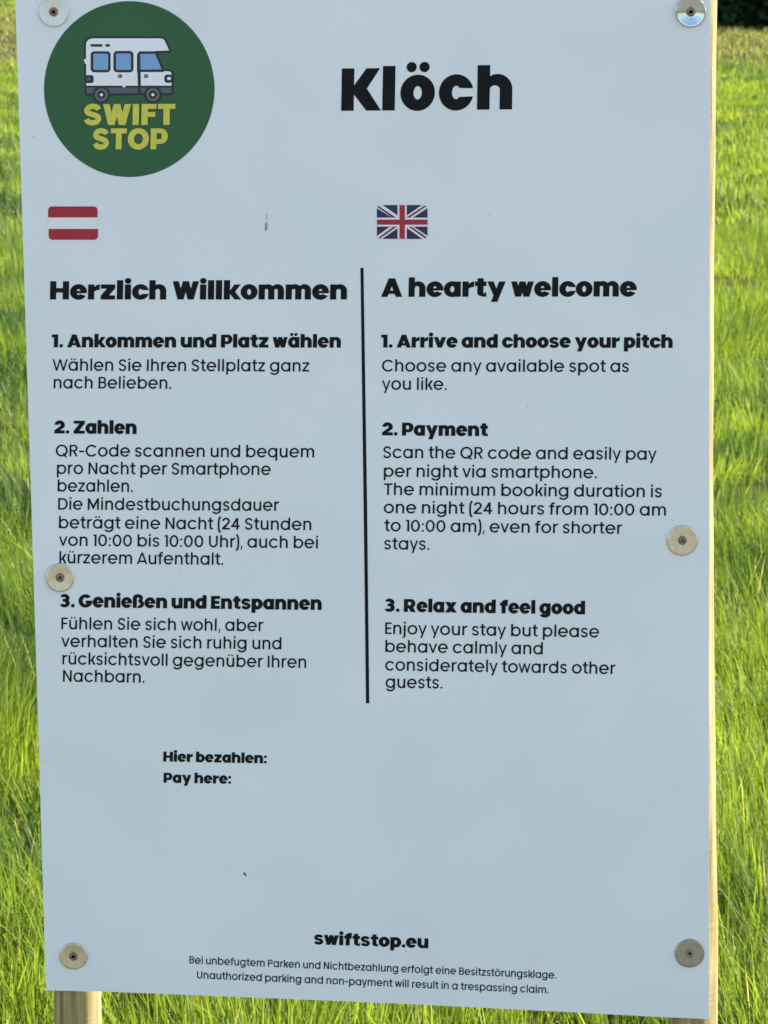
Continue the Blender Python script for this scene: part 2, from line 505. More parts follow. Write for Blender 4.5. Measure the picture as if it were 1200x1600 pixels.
        w = .66 if B else .56; g.rect(0, 0, sv, cap); g.rect(w - sv, 0, w, cap); g.rect(sv - .01, cap / 2 - sh / 2, w - sv + .01, cap / 2 + sh / 2)
    elif base == 'I': w = sv; g.rect(0, 0, sv, cap)
    elif base == 'T':
        w = .56 if B else .51; g.rect(0, cap - sh * .97, w, cap); g.rect(w / 2 - sv / 2, 0, w / 2 + sv / 2, cap - sh * .9); lb = rb = .022
    elif base in 'EF':
        w = .48 if B else .39; g.rect(0, 0, sv, cap); t = sh * .95
        g.rect(sv - .01, cap - t, w, cap); g.rect(sv - .01, cap / 2 - t / 2, w - .03, cap / 2 + t / 2 - .0)
        if base == 'E': g.rect(sv - .01, 0, w, t)
        rb = .03
    elif base == 'U':
        w = .62 if B else .54; r = w / 2; g.rect(0, r, sv, cap); g.rect(w - sv, r, w, cap)
        g.arc((r, r - ov), (r, r), (r, r - ov), (r - sv, r - tt), 180, 360)
    elif base == 'D':
        w = .68 if B else .60; g.rect(0, 0, sv, cap); dee(sv - .01, w - sv + .01, 0, cap); rb = Ro
    elif base == 'P':
        w = .60 if B else .485; g.rect(0, 0, sv, cap); dee(sv - .01, w - sv + .01, cap * (.26 if B else .42), cap, top=sh * .92); rb = Ro
    elif base == 'R':
        w = .62 if B else .50; g.rect(0, 0, sv, cap); lo = cap * (.30 if B else .42)
        dee(sv - .01, w - sv, lo, cap, top=sh * .92); dd = d * 1.2
        g.poly([(w * .36, lo + .05), (w * .36 + dd, lo + .05), (w + .02, 0), (w + .02 - dd, 0)]); w += .02; rb = .03
    elif base == 'B':
        w = .62 if B else .50; g.rect(0, 0, sv, cap); m = cap * .53
        dee(sv - .01, w - sv - .02, m - sh / 2, cap, top=sh * .9); dee(sv - .01, w - sv + .01, 0, m + sh / 2, top=sh * .95); rb = Ro
    elif base in 'OQCG':
        w = .74; ht = cap + 2 * ov
        if base in 'OQ': ring(0, w, -ov, cap + ov)
        elif base == 'C': ring(0, w, -ov, cap + ov, 38, 322, 42 if B else 38, 318 if B else 322); w *= .93
        else:
            ring(0, w, -ov, cap + ov, 40, 360, 48 if B else 40, 360)
            t = sh * .9; g.rect(w * .52, cap / 2 - t + .02, w - .005, cap / 2 + .02)
        if base == 'Q': g.para(w * .82, -.06, w * .56, .20, d * 1.1)
        lb = rb = Ro
    elif base == 'S':
        w = .60 if B else .50; sshape(0, w, cap, .178 if B else sh, .18 if B else None); lb = rb = Ro
    elif base == '0':
        w = .60 if B else .545; ring(0, w, -ov, cap + ov); lb = rb = .05
    elif base == '1':
        w = .33 if B else .20; g.rect(w - sv, 0, w, cap); t = sh * .95
        g.poly([(0, cap), (w - sv + .01, cap), (w - sv + .01, cap - t), (0, cap - t)]); lb = .03 if B else .05; rb = .05
    elif base == '2':
        w = .56 if B else .47; r = w / 2; cy = cap + ov - r * .92
        g.arc((r, cy), (r, r * .92), (r, cy), (r - rt, r * .92 - tt), -28, 175, -40, 175)
        e0 = (r + r * math.cos(R(-28)), cy + r * .92 * math.sin(R(-28)))
        i0 = (r + (r - rt) * math.cos(R(-40)), cy + (r * .92 - tt) * math.sin(R(-40)))
        g.poly([e0, i0, (0, sh), (0, 0), (w * .30, sh * .5)]); g.poly([e0, (w * .30, sh * .5), (w * .42, sh)])
        g.rect(0, 0, w, sh); lb = rb = .04
    elif base == '3':
        w = .56 if B else .48; m = cap * .53
        for (y0, y1, a0, a1, b0, b1, wd) in ((m - sh * .5, cap + ov, -92, 158, -92, 150, w * .94), (-ov, m + sh * .5, -158, 92, -150, 92, w)):
            cx, cy = w * .49, (y0 + y1) / 2; hy = (y1 - y0) / 2
            g.arc((cx, cy), (wd / 2, hy), (cx, cy), (max(wd / 2 - rt, .05), max(hy - tt * .92, .035)), a0, a1, b0, b1)
        g.rect(w * .30, m - sh * .42, w * .52, m + sh * .42)
        lb = rb = .04
    elif base == '4':
        w = .54; g.rect(w - sv - .10, 0, w - .10, cap); g.rect(0, .15, w, .15 + sh)
        g.para(0, .15, w - .10 - d * 1.2, cap, d * 1.2); lb = rb = .04
    elif base == '.':
        r = F.dot * (.86 if B else .98); w = 2 * r; g.disc(r, r - .008, r); lb = rb = .05 if not B else .02
    elif base == ',':
        w = .10; g.poly([(0, -.13), (.045, .11), (.125, .11), (.055, -.13)]); lb = rb = .05
    elif base == ':':
        r = F.dot * (.86 if B else .98); w = 2 * r; g.disc(r, r - .008, r); g.disc(r, xh * .80, r); lb = rb = .06 if not B else .03
    elif base == '-':
        w = .30; g.rect(0, .25, w, .25 + sh); lb = rb = .05
    elif base in '()':
        w = .17; a = (.30, .27)
        P = [(w - .01, .78), (.07, .62), (.04, .29), (.07, -.02), (w - .01, -.19)]
        if base == ')': P = [(w - x, y) for x, y in P]
        g.stroke(catmull(P), sv * .95); lb = rb = .05
    else:
        raise ValueError(ch)
    return g.p, w, lb, rb

def layout(text, F, track=0.0):
    x = 0.0; out = []
    for ch in text:
        if ch == ' ':
            x += F.space; continue
        shapes, w, lb, rb = glyph(ch, F)
        x += lb
        for pts, fc in shapes:
            out.append(([(px + x, py) for px, py in pts], fc))
        x += w + rb + track
    return out

def write(P, text, F, xl, yl, xr, yr, cap_px, mat):
    """set a line of print between two measured ends of its baseline"""
    shapes = layout(text, F)
    xs = [p[0] for pts, _ in shapes for p in pts]
    x0, x1 = min(xs), max(xs)
    k = cap_px / F.cap
    ux, uy = (xr - xl), (yr - yl)
    sl = uy / ux
    P.layer = 1
    for pts, fc in shapes:
        q = []
        for (x, y) in pts:
            s = (x - x0) / (x1 - x0)
            q.append((xl + ux * s + y * k * 0.018, yl + uy * s - y * k))
        P.add(q, fc, mat)
        if P.layer > 9: P.layer = 1

# ------------------------------------------------------------------ ground
def sheet(name, x0, y0, x1, y1, z, m, nx=1, ny=1):
    v = [(x0 + (x1 - x0) * i / nx, y0 + (y1 - y0) * j / ny, z) for j in range(ny + 1) for i in range(nx + 1)]
    f = [[j * (nx + 1) + i, j * (nx + 1) + i + 1, (j + 1) * (nx + 1) + i + 1, (j + 1) * (nx + 1) + i] for j in range(ny) for i in range(nx)]
    return link(name, v, f, [m])
tag(sheet("ground", -1500, -1500, 1500, 1500, 0.0, M['soil']), kind="structure")
tag(sheet("gravel_yard", -30, -40, 30, 1.3, 0.004, M['gravel']), kind="structure")

# ------------------------------------------------------------------ the sign
sign = bpy.data.objects.new("information_sign", None)
sign.location = BASE
sign.empty_display_size = 0.2
C.objects.link(sign)
tag(sign, "white printed information board screwed to two round wooden posts in the meadow", "sign")

# panel: outline measured on the photograph, 3 mm thick
edge = [(22.6, -40), (300, -42), (700, -44), (1110.5, -45),
        (1109.8, 200), (1108.8, 500), (1108.2, 800), (1107.6, 1100), (1107.6, 1400), (1108.0, 1592.5),
        (1020, 1588.4), (800, 1576.8), (600, 1567.0), (400, 1558.8), (180, 1550.0), (71.6, 1547.4),
        (61.8, 1200), (49.3, 800), (36.6, 400)]
pv = []
TH = 0.003
n = len(edge)
for (x, y) in edge:
    X, Y, Z = at_plane(x, y, DIST); pv.append((X, 0.0, Z))
bevel = 0.00004
cxm = sum(p[0] for p in pv) / n; czm = sum(p[2] for p in pv) / n
front = []
for (X, _, Z) in pv:
    front.append((X - math.copysign(bevel, X - cxm), 0.0, Z - (math.copysign(bevel, Z - czm) if abs(Z - czm) > 0.43 else 0)))
verts = front + [(X, bevel, Z) for X, _, Z in pv] + [(X, TH, Z) for X, _, Z in pv]
faces = [list(range(n))[::-1]] + [[i, (i + 1) % n, n + (i + 1) % n, n + i] for i in range(n)] + \
        [[n + i, n + (i + 1) % n, 2 * n + (i + 1) % n, 2 * n + i] for i in range(n)] + [[2 * n + i for i in range(n)]]
panel = link("panel", verts, faces, [M['panel'], M['panel_edge']], [0] + [0] * n + [1] * n + [0], sign)

# round posts standing behind the panel
def post(path, r_px, y_bottom_extra, seed):
    rr = random.Random(seed)
    rad = r_px * PXM * 1.0
    Yc = DIST + TH + rad + 0.0006
    pts = [at_plane(x, y, Yc) for x, y in path]
    pts = [(p[0], p[2]) for p in pts]
    dx, dz = pts[-1][0] - pts[-3][0], pts[-1][1] - pts[-3][1]
    k = (pts[-1][1] + 0.35) / -dz
    pts.append((pts[-1][0] + dx * k * .4, -0.35))
    zs = np.linspace(pts[0][1], -0.35, 170)
    pad = 5
    xz = np.interp(-zs, [-p[1] for p in pts], [p[0] for p in pts])
    sm = np.convolve(np.pad(xz, pad, mode='edge'), np.ones(2 * pad + 1) / (2 * pad + 1), mode='valid')
    P = [Vector((float(x), 0, float(z))) for x, z in zip(sm, zs)]
    N = 40
    v, f = [], []
    ph = [rr.uniform(0, 6.28) for _ in range(6)]
    for i, c in enumerate(P):
        for j in range(N):
            a = 2 * math.pi * j / N
            q = rad * (1 + 0.010 * math.sin(3 * a + ph[0] + 4 * c.z) + 0.007 * math.sin(5 * a + ph[1] - 7 * c.z) + 0.008 * math.sin(11 * c.z + ph[2]) + 0.006 * math.sin(37 * c.z + ph[3] + a))
            v.append((c.x + q * math.cos(a), Yc - DIST + q * math.sin(a), c.z))
    for i in range(len(P) - 1):
        for j in range(N):
            f.append([i*N + j, (i+1)*N + j, (i+1)*N + (j+1) % N, i*N + (j+1) % N])
    # slightly chamfered sawn top
    m0 = len(v)
    for j in range(N):
        a = 2 * math.pi * j / N
        v.append((P[0].x + rad * .86 * math.cos(a), Yc - DIST + rad * .86 * math.sin(a), P[0].z + 0.004))
    f += [[m0 + j, j, (j + 1) % N, m0 + (j + 1) % N] for j in range(N)]
    f.append([m0 + j for j in range(N)])
    return link("post", v, f, [M['wood']], None, sign, smooth=True)
post([(86, -34), (89, 300), (95, 800), (108, 1200), (120, 1500), (122, 1600)], 38.6, 0.3, 1)
post([(1082, -36), (1080, 150), (1077.0, 420), (1076.3, 640), (1077, 820), (1078.8, 1000), (1080.6, 1180), (1083, 1380), (1084, 1500), (1084, 1600)], 38.2, 0.3, 2)

# screws with broad washers
def washer(px, py, rx, ry, dish, mat, lift, tilt, head='screw'):
    X, Y, Z = at_plane(px, py, DIST)
    R0 = rx * PXM; R1 = ry * PXM
    N = 56
    prof = [(1.0, 0.0), (1.0, lift * .55), (0.975, lift), (0.93, lift + .00005)]
    prof += [(0.93 - 0.62 * k / 5, lift - dish * R0 * (0.93 - (0.93 - 0.62 * k / 5))) for k in range(1, 6)]
    v, f = [], []
    for (q, h) in prof:
        for j in range(N):
            a = 2 * math.pi * j / N
            v.append((R0 * q * math.cos(a), -h, R1 * q * math.sin(a)))
    for i in range(len(prof) - 1):
        for j in range(N):
            f.append([i*N + j, (i+1)*N + j, (i+1)*N + (j+1) % N, i*N + (j+1) % N][::-1])
    li = len(prof) - 1
    f.append([li * N + j for j in range(N)])
    w = link("washer", v, f, [mat], None, sign, smooth=True, loc=(X, -0.0003, Z))
    w.rotation_euler = (R(tilt[0]), 0, R(tilt[1]))
    me = w.data
    for p in me.polygons:
        if len(p.vertices) > 4: p.use_smooth = False
    # countersunk head with a star recess
    h0 = prof[-1][1] + 0.0002
    rs = 7.0 * PXM
    v, f, fm = [], [], []
    ringr = [(rs, h0 - .0004), (rs, h0 + .0005), (rs * .9, h0 + .0008), (rs * .55, h0 + .0008)]
    for (q, h) in ringr:
        for j in range(24):
            a = 2 * math.pi * j / 24; v.append((q * math.cos(a), -h, q * math.sin(a)))
    for (k, h) in ((1.0, h0 + .0008), (.92, h0 - .0002)):
        for j in range(24):
            a = 2 * math.pi * j / 24
            q = rs * (.40 + .09 * math.cos(6 * a)) * k; v.append((q * math.cos(a), -h, q * math.sin(a)))
    for i in range(5):
        for j in range(24):
            f.append([i*24 + j, (i+1)*24 + j, (i+1)*24 + (j+1) % 24, i*24 + (j+1) % 24][::-1]); fm.append(1 if i == 4 else 0)
    f.append([5*24 + j for j in range(24)]); fm.append(1)
    s = link("screw", v, f, [M[head], M['screw_dark']], fm, w)
    return w
tag(washer(84, 18.5, 22.6, 23.0, 0.07, M['pale_steel'], 0.0016, (0, 0)), "pale frosted washer")
tag(washer(1079, 18.5, 23.2, 23.4, 0.15, M['bright_washer'], 0.0026, (0, 0)), "shiny dished washer mirroring the blue sky")
washer(94, 902, 21.8, 23.0, 0.06, M['steel'], 0.0017, (-1.5, 3))
washer(1066, 844, 24.2, 24.2, 0.02, M['steel'], 0.0011, (-1, 0))
washer(115, 1493.5, 22.4, 22.0, 0.04, M['steel'], 0.0014, (0, 0))
tag(washer(1077.5, 1489, 23.6, 23.6, 0.01, M['dull_steel'], 0.0010, (-2, 0), 'pale_screw'), "dull washer with reflected grass green put into its colour")

# ---- logo badge: green disc > camper picture, badge lettering
P = Print()
P.disc(202, 139.2, 133.2, 137.4, M['green'], 120)
logo = P.build("logo_badge", sign)
tag(logo, "round green badge with a white camper van and yellow letters")
P = Print(); P.layer = 2
def Z_(x, y): return (120 + x / 7.0588, 40 + y / 7.0588)
def zp(*a): return [Z_(x, y) for x, y in a]
K = 1 / 7.0588
NL = M['navy_line']
# dark silhouette behind everything, then white body, skirt, windows ...
P.poly(zp((76, 210), (84, 172), (108, 140), (140, 120), (180, 115), (930, 115), (965, 125), (990, 150), (1012, 196), (1042, 268), (1036, 298), (1000, 304), (893, 305),
          (962, 480), (1030, 480), (1058, 492), (1072, 520), (1072, 745), (1055, 772), (970, 774), (960, 760), (380, 776), (110, 776), (86, 755)), NL)
P.poly(zp((102, 215), (110, 178), (130, 154), (165, 141), (930, 141), (958, 152), (976, 182), (1019, 274), (860, 280), (940, 500), (1030, 506), (1044, 525), (1044, 662), (105, 662)), M['white_ink'])
P.poly(zp((108, 684), (1046, 684), (1046, 744), (108, 748)), M['grey_ink'])
def zr(x0, y0, x1, y1, r, m):
    a, b = Z_(x0, y0), Z_(x1, y1); P.rrect(a[0], a[1], b[0], b[1], r * K, m)
zr(152, 282, 374, 516, 42, NL); zr(183, 309, 346, 488, 14, M['window_ink'])
zr(403, 279, 626, 516, 42, NL); zr(434, 308, 597, 488, 14, M['window_ink'])
P.poly(zp((664, 330), (672, 300), (698, 282), (875, 284), (962, 492), (962, 512), (664, 512)), NL)
P.poly(zp((700, 312), (862, 310), (938, 482), (704, 486)), M['window_ink'])
P.poly(zp((668, 480), (704, 480), (708, 748), (676, 748)), NL)
P.poly(zp((128, 330 - 330), (0, 0), (0, 0)) if False else zp((148, 215), (160, 204), (275, 204), (288, 222), (275, 233), (160, 233)), NL)
P.poly(zp((312, 216), (324, 203), (356, 203), (370, 218), (356, 233), (324, 233)), NL)
P.stroke(zp((458, 548), (482, 543), (492, 560), (488, 576)), 15 * K, NL); P.stroke(zp((456, 552), (468, 572), (486, 566)), 14 * K, NL)
P.stroke(zp((746, 546), (772, 543), (780, 558), (776, 574)), 15 * K, NL); P.stroke(zp((744, 552), (756, 572), (774, 566)), 14 * K, NL)
zr(92, 546, 186, 634, 26, NL); zr(112, 574, 154, 606, 12, M['grey_ink'])
zr(966, 540, 1056, 630, 30, NL); zr(996, 567, 1040, 599, 13, M['white_ink'])
P.poly(zp((492, 657), (550, 657), (530, 680), (512, 680)), M['white_ink'])
P.poly(zp((78, 372), (104, 366), (108, 420), (92, 420)), M['white_ink'])
for (x, y) in ((272, 763), (840, 762)):
    for (r, m) in ((98, NL), (71, M['tyre_grey']), (45, NL), (17, M['white_ink'])):
        c = Z_(x, y); P.disc(c[0], c[1], r * K, r * K, m, 36)
P.build("camper_picture", logo)
P = Print()
write(P, "SWIFT", LGO, 131.2, 195.4, 273.6, 195.0, 32.8, M['yellow'])
write(P, "STOP", LGO, 145.2, 233.2, 262.0, 233.2, 32.6, M['yellow'])
for i, q in enumerate(P.v): P.v[i] = (q[0], q[1] - 0.0005, q[2])
P.build("badge_lettering", logo)

# ---- flags
P = Print()
P.rrect(75.2, 322.4, 152.8, 374.6, 6.0, M['band_white'])
P.rrect(75.2, 322.4, 152.6, 339.8, 6.0, M['red'], corners=(1, 0, 0, 1))
P.rrect(76.0, 357.6, 153.2, 374.6, 6.0, M['red'], corners=(0, 1, 1, 0))
tag(P.build("flag", sign), "red white red flag with rounded corners")
P = Print()
U = lambda *a: [(570 + x / 10, 310 + y / 10) for x, y in a]
P.rrect(587.6, 319.2, 669.2, 374.4, 6.4, M['flag_white'])
P.rrect(588.8, 320.3, 668.0, 373.3, 5.6, M['navy'])
FW, FR = M['flag_white'], M['red_line']
P.poly(U((188, 152), (196, 126), (222, 107), (282, 106), (560, 300), (500, 346)), FW)
P.poly(U((196, 134), (214, 116), (500, 308), (440, 308)), FR)
P.poly(U((888, 106), (946, 106), (974, 126), (979, 152), (700, 330), (600, 308)), FW)
P.poly(U((934, 110), (962, 124), (700, 302), (645, 302)), FR)
P.poly(U((190, 588), (200, 612), (222, 630), (272, 631), (560, 430), (380, 450)), FW)
P.poly(U((212, 612), (236, 628), (505, 440), (450, 440)), FR)
P.poly(U((600, 420), (760, 440), (979, 584), (968, 612), (944, 630), (898, 631)), FW)
P.poly(U((684, 440), (736, 444), (966, 606), (938, 625)), FR)
P.poly(U((190, 300), (978, 300), (978, 440), (190, 440)), FW)
P.poly(U((512, 104), (655, 104), (655, 631), (512, 631)), FW)
P.poly(U((192, 330), (978, 330), (978, 411), (192, 411)), M['red'])
P.poly(U((541, 105), (627, 105), (627, 630), (541, 630)), M['red'])
tag(P.build("flag", sign), "red white and navy cross flag with rounded corners")

# ---- divider between the two columns of text
P = Print(); P.poly([(563.2, 418.5), (568.0, 418.3), (573.7, 800), (577.0, 1098.8), (571.9, 1099.2), (568.3, 800)], M['ink']); P.build("divider_line", sign)

def block(name, *lines):
    P = Print()
    for l in lines: write(P, *l, M['ink'])
    return P.build(name, sign)
c = 18.2
block("title_lettering", ("Klöch", TTL, 533, 173.2, 800, 170.8, 66.2))
block("heading_lettering", ("Herzlich Willkommen", BLK, 78, 467.9, 542, 467.9, 28.6))
block("heading_lettering", ("A hearty welcome", BLK, 595.4, 463.9, 994.6, 463.2, 29.0))
block("step_heading", ("1. Ankommen und Platz wählen", BLK, 80.8, 542.7, 532.5, 543.2, 20.2))
block("step_text", ("Wählen Sie Ihren Stellplatz ganz", REG, 82, 579.2, 483, 580.6, c), ("nach Belieben.", REG, 83.8, 606.8, 267.5, 607.4, c))
block("step_heading", ("2. Zahlen", BLK, 85, 677.2, 213.3, 678.2, 20.2))
block("step_text", ("QR-Code scannen und bequem", REG, 87, 713, 490.8, 714.8, c), ("pro Nacht per Smartphone", REG, 88.8, 740.6, 422.9, 742.2, c),
      ("bezahlen.", REG, 90, 768, 207.5, 768.7, c), ("Die Mindestbuchungsdauer", REG, 90.8, 796.3, 436.3, 798.3, c),
      ("beträgt eine Nacht (24 Stunden", REG, 92, 825.4, 486.3, 828.3, c), ("von 10:00 bis 10:00 Uhr), auch bei", REG, 92, 852.6, 496.7, 856.7, c),
      ("kürzerem Aufenthalt.", REG, 92.7, 880, 348.8, 882.6, c))
block("step_heading", ("3. Genießen und Entspannen", BLK, 93.3, 948.5, 502.5, 953.1, 20.2))
block("step_text", ("Fühlen Sie sich wohl, aber", REG, 95.8, 983, 412, 986.3, c), ("verhalten Sie sich ruhig und", REG, 95.8, 1010.6, 439.6, 1014.6, c),
      ("rücksichtsvoll gegenüber Ihren", REG, 97.5, 1038, 478.3, 1043.6, c), ("Nachbarn.", REG, 98.3, 1065, 225.8, 1066.8, c))
block("step_heading", ("1. Arrive and choose your pitch", BLK, 595.4, 543, 1050.8, 543.6, 20.2))
block("step_text", ("Choose any available spot as", REG, 596.7, 580.4, 982.5, 581.3, c), ("you like.", REG, 596.7, 608.9, 698, 609.2, c))
block("step_heading", ("2. Payment", BLK, 597, 680.2, 762, 681.6, 20.2))
block("step_text", ("Scan the QR code and easily pay", REG, 598.8, 715.6, 1025.8, 718.5, c), ("per night via smartphone.", REG, 599.6, 745, 932.5, 747.2, c),
      ("The minimum booking duration is", REG, 599.6, 773.3, 1033.8, 777, c), ("one night (24 hours from 10:00 am", REG, 599.6, 801.7, 1040.4, 805.8, c),
      ("to 10:00 am), even for shorter", REG, 600.4, 830, 972.5, 834.2, c), ("stays.", REG, 600.4, 858.3, 671, 859.2, c))
block("step_heading", ("3. Relax and feel good", BLK, 600.8, 955.6, 914, 960, 20.2))
block("step_text", ("Enjoy your stay but please", REG, 601.7, 990.6, 936, 996, c), ("behave calmly and", REG, 602, 1018.8, 848, 1022.5, c),
      ("considerately towards other", REG, 601.7, 1047.5, 962, 1053.3, c), ("guests.", REG, 602.5, 1074.6, 691.3, 1075.8, c))
block("payment_lettering", ("Hier bezahlen:", BLK, 255, 1189.8, 416.7, 1192.7, 15.6), ("Pay here:", BLK, 255.5, 1222.8, 361, 1224.6, 15.6))
block("address_lettering", ("swiftstop.eu", BLK, 490.8, 1475.4, 669.2, 1481.6, 18.8))
block("footer_lettering", ("Bei unbefugtem Parken und Nichtbezahlung erfolgt eine Besitzstörungsklage.", MED, 296, 1505.4, 869.3, 1529.2, 11.4),
      ("Unauthorized parking and non-payment will result in a trespassing claim.", MED, 307.9, 1528.6, 857.2, 1552.2, 11.4))

# ---- small dirt marks on the panel
def mark(pts, m):
    P = Print(); P.poly(pts, m); return P.build("dirt_mark", sign)
mark([(415, 346), (417.5, 347), (418.3, 353), (416.8, 360), (414.3, 361), (413.6, 355), (415.6, 350), (416, 334), (417, 334), (416.6, 345)][:6], M['dirt'])
mark([(416, 334), (417, 334), (417.3, 344), (416.2, 344)], M['dirt'])
tag(mark([(380.2, 1362.6), (382.4, 1363.4), (385.6, 1368), (384.4, 1368.4), (381, 1366.4)], M['insect']), "tiny dark fleck")
for (x, y, r) in ((52, 213, 1.1), (890, 471, 1.1), (634, 1486.5, 1.0), (766, 335.5, 1.2), (280, 891, .9), (824, 634, .9), (1050, 812, 1.0), (67, 1189, .8)):
    mark([(x + .8 * r * math.cos(t * .6283), y + r * math.sin(t * .6283)) for t in range(10)], M['dirt'])

# ------------------------------------------------------------------ grass: blades grown in tufts over the meadow
def vnoise(x, y, s, seed):
    r = np.random.default_rng(seed)
    t = r.random((64, 64))
    x = x / s; y = y / s
    xi = np.floor(x).astype(int); yi = np.floor(y).astype(int)
    fx = x - xi; fy = y - yi
    fx = fx * fx * (3 - 2 * fx); fy = fy * fy * (3 - 2 * fy)
    g = lambda a, b: t[a % 64, b % 64]
    return (g(xi, yi) * (1 - fx) + g(xi + 1, yi) * fx) * (1 - fy) + (g(xi, yi + 1) * (1 - fx) + g(xi + 1, yi + 1) * fx) * fy

def grass(name, y0, y1, per_m2, blades_per_tuft, width, height, spread):
    # tufts spread over the strip of meadow seen past the sign, with room to step aside
    area = 0.5 * (y1 - y0) * ((0.40 * y0 + 2.2) + (0.40 * y1 + 2.2))
    nt = int(area * per_m2 / blades_per_tuft)
    yy = np.sqrt(rng.random(nt) * (y1 ** 2 - y0 ** 2) + y0 ** 2)
    xx = (rng.random(nt) - .5) * (0.40 * yy + 2.2)
    # thin, gappy places
    dens = vnoise(xx, yy, 0.42, 3) * .6 + vnoise(xx, yy, 1.3, 4) * .4
    keep = dens + rng.random(nt) * .25 > (0.45 if y0 < 18 else .36)
    xx, yy, dens = xx[keep], yy[keep], dens[keep]
    nt = len(xx)
    big = vnoise(xx, yy, 0.5 * np.maximum(1, y0 / 9), 5) * .62 + vnoise(xx, yy, 4.0, 6) * .38
    big = np.clip((big - .5) * 1.9 + .52, 0, 1)
    th = height * (0.40 + 0.75 * vnoise(xx, yy, 0.7, 8) + 0.35 * vnoise(xx, yy, 3.0, 9)) * rng.uniform(.6, 1.3, nt)
    lean_a = vnoise(xx, yy, 0.9, 10) * 6.28 * 1.2 + rng.normal(0, .6, nt)
    lean = rng.uniform(.05, .5, nt)
    tuft_hue = np.clip(big + rng.normal(0, .16, nt), 0, 1)
    nb = nt * blades_per_tuft
    T = np.repeat(np.arange(nt), blades_per_tuft)
    ang = rng.random(nb) * 2 * np.pi
    rad = np.sqrt(rng.random(nb)) * spread
    bx = xx[T] + rad * np.cos(ang); by = yy[T] + rad * np.sin(ang)
    h = th[T] * rng.uniform(.45, 1.15, nb)
    w = width * rng.uniform(.45, 1.2, nb)
    # growth direction: outward from the tuft and along its lean
    out = rng.normal(.22, .26, nb)
    dx = np.cos(lean_a[T]) * lean[T] + np.cos(ang) * out
    dy = np.sin(lean_a[T]) * lean[T] + np.sin(ang) * out
    bend = rng.uniform(.1, .9, nb)
    face = rng.random(nb) * 2 * np.pi
    px, py = np.cos(face), np.sin(face)
    ts = np.array([0.0, .38, .72, 1.0]); ws = np.array([.8, 1.0, .66, 0.0])
    # part of them is old growth lying flat between the tufts
    flat = rng.random(nb) < .14
    h = np.where(flat, h * .8, h)
    dx = np.where(flat, rng.normal(0, 2.2, nb), dx); dy = np.where(flat, rng.normal(0, 2.2, nb), dy)
    zk = np.where(flat, .22, 1.0)
    V = np.zeros((nb, 7, 3), np.float32)
    for k in range(4):
        t = ts[k]
        ox = (dx * t + dx * bend * t * t) * h * .55
        oy = (dy * t + dy * bend * t * t) * h * .55
        oz = h * (t - .22 * bend * t * t * np.minimum(1, np.hypot(dx, dy) * 1.6)) * zk - .012 + (1 - zk) * .02
        if k < 3:
            hw = w * ws[k] * .5
            V[:, 2*k, 0] = bx + ox - px * hw; V[:, 2*k, 1] = by + oy - py * hw; V[:, 2*k, 2] = oz
            V[:, 2*k+1, 0] = bx + ox + px * hw; V[:, 2*k+1, 1] = by + oy + py * hw; V[:, 2*k+1, 2] = oz
        else:
            V[:, 6, 0] = bx + ox; V[:, 6, 1] = by + oy; V[:, 6, 2] = oz
    idx = np.array([0, 1, 3, 2, 2, 3, 5, 4, 4, 5, 6], np.int32)
    loops = (np.arange(nb, dtype=np.int32)[:, None] * 7 + idx[None, :]).ravel()
    starts = (np.arange(nb, dtype=np.int32)[:, None] * 11 + np.array([0, 4, 8], np.int32)[None, :]).ravel()
    me = bpy.data.meshes.new(name)
    me.vertices.add(nb * 7); me.vertices.foreach_set("co", V.ravel())
    me.loops.add(nb * 11); me.loops.foreach_set("vertex_index", loops)
    me.polygons.add(nb * 3); me.polygons.foreach_set("loop_start", starts)
    me.update(calc_edges=True)
    # colour of each blade: fresh yellow-green, deep green partly painting shaded clump sides, some straw
    fresh = np.array([0.205, 0.262, 0.028]); deep_shaded = np.array([0.038, 0.088, 0.024]); straw = np.array([0.36, 0.31, 0.14]); brown = np.array([0.20, 0.165, 0.075])
    hue = np.clip(tuft_hue[T] * 1.25 - .1 + rng.normal(0, .14, nb), 0, 1)[:, None]
    col = deep_shaded * (1 - hue) + fresh * hue
    yb = by + (vnoise(bx, by, 4.0, 15) - .5) * 14
    dryband = np.clip((yb - 38) / 10, 0, 1) * np.clip((86 - yb) / 14, 0, 1)
    pstraw = .02 + .03 * (big[T] < .33) + .16 * dryband + .40 * flat
    pbrown = .01 + .62 * dryband * (vnoise(bx, by, 5.0, 17) > .30)
    u = rng.random(nb)
    col = np.where((u < pstraw)[:, None], straw, col)
    u = rng.random(nb)
    col = np.where((u < pbrown)[:, None], brown, col)
    col = col * rng.uniform(.65, 1.3, nb)[:, None]
    ca = np.ones((nb, 7, 4), np.float32); ca[:, :, :3] = col[:, None, :]
    at = me.color_attributes.new("blade_colour", 'FLOAT_COLOR', 'POINT')
    at.data.foreach_set("color", ca.ravel())
    me.materials.append(M['blade'])
    o = bpy.data.objects.new(name, me)
    C.objects.link(o)
    return tag(o, kind="stuff")

g1 = grass("grass", 2.6, 9.0, 13000, 13, 0.0037, 0.145, 0.035)
g2 = grass("grass", 9.0, 18.0, 5600, 13, 0.0046, 0.115, 0.05)
g3 = grass("grass", 18.0, 46.0, 900, 12, 0.011, 0.10, 0.08)
g4 = grass("grass", 38.0, 150.0, 130, 12, 0.024, 0.13, 0.20)
tag(g1, "long fresh green grass close behind the sign", "grass")
tag(g2, "green meadow grass a few steps behind the sign", "grass")
tag(g3, "yellow green meadow grass in the middle distance", "grass")
tag(g4, "dry brownish meadow grass near the dark hedge", "grass")

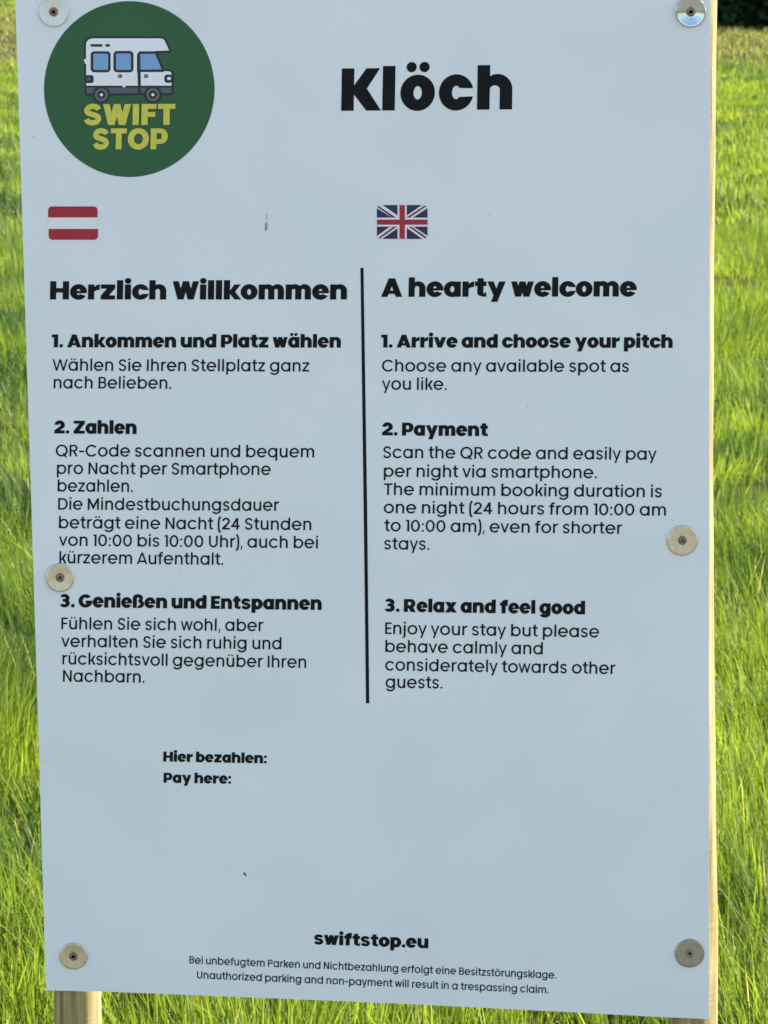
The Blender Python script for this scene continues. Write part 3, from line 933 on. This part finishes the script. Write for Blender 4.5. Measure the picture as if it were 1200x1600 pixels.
# ------------------------------------------------------------------ dark hedge at the far edge of the meadow, upper right
def hedge(x0, x1, y, depth, height):
    root = bpy.data.objects.new("hedge", None); root.location = ((x0 + x1) / 2, y, 0); C.objects.link(root)
    tag(root, "tall dark hedge in shade at the far edge of the meadow", "hedge")
    r = np.random.default_rng(5)
    N = 110000
    lx = r.uniform(x0, x1, N); 
    top = height * (0.75 + .45 * vnoise(lx, lx * 0 + 3, 1.8, 21))
    lz = r.random(N) ** 1.15 * top
    bul = depth * (.55 + .6 * vnoise(lx, lz, 1.3, 22) ) * np.clip(1.25 - (lz / top) ** 3, .2, 1)
    ly = y + depth * .5 + (r.beta(.5, .5, N) - .5) * 2 * bul * .6
    s = r.uniform(.07, .17, N)
    a = r.normal(size=(N, 3)); a /= np.linalg.norm(a, axis=1)[:, None]
    b = np.cross(a, r.normal(size=(N, 3))); b /= np.linalg.norm(b, axis=1)[:, None]
    c = np.stack([lx - (x0 + x1) / 2, ly - y, lz], 1)
    V = np.zeros((N, 4, 3), np.float32)
    V[:, 0] = c - a * s[:, None]; V[:, 1] = c + b * s[:, None] * .5; V[:, 2] = c + a * s[:, None]; V[:, 3] = c - b * s[:, None] * .5
    me = bpy.data.meshes.new("foliage")
    me.vertices.add(N * 4); me.vertices.foreach_set("co", V.ravel())
    me.loops.add(N * 4); me.loops.foreach_set("vertex_index", np.arange(N * 4, dtype=np.int32))
    me.polygons.add(N); me.polygons.foreach_set("loop_start", np.arange(N, dtype=np.int32) * 4)
    me.update(calc_edges=True)
    col = np.ones((N, 4, 4), np.float32)
    base = np.array([.022, .042, .016]) * r.uniform(.6, 1.4, N)[:, None]
    col[:, :, :3] = base[:, None, :]
    at = me.color_attributes.new("blade_colour", 'FLOAT_COLOR', 'POINT'); at.data.foreach_set("color", col.ravel())
    me.materials.append(M['leaf'])
    f = bpy.data.objects.new("foliage", me); f.parent = root; C.objects.link(f)
    # stems and a tangle of thick branches inside
    v, fc = [], []
    rr = random.Random(9)
    for k in range(int((x1 - x0) / .35)):
        x = x0 + .35 * k + rr.uniform(-.1, .1) - (x0 + x1) / 2
        p = Vector((x, depth * .5 + rr.uniform(-.3, .3), -.2)); rad = rr.uniform(.05, .11)
        for sgm in range(5):
            n0 = len(v)
            q = p + Vector((rr.uniform(-.2, .2), rr.uniform(-.2, .2), height * .19))
            for (cc, ra) in ((p, rad), (q, rad * .78)):
                for j in range(6):
                    t = 2 * math.pi * j / 6; v.append((cc.x + ra * math.cos(t), cc.y + ra * math.sin(t), cc.z))
            for j in range(6): fc.append([n0 + j, n0 + (j + 1) % 6, n0 + 6 + (j + 1) % 6, n0 + 6 + j])
            p = q; rad *= .78
    link("stem", v, fc, [M['bark']], None, root)
hedge(3.5, 22.0, 64.0, 5.0, 4.6)
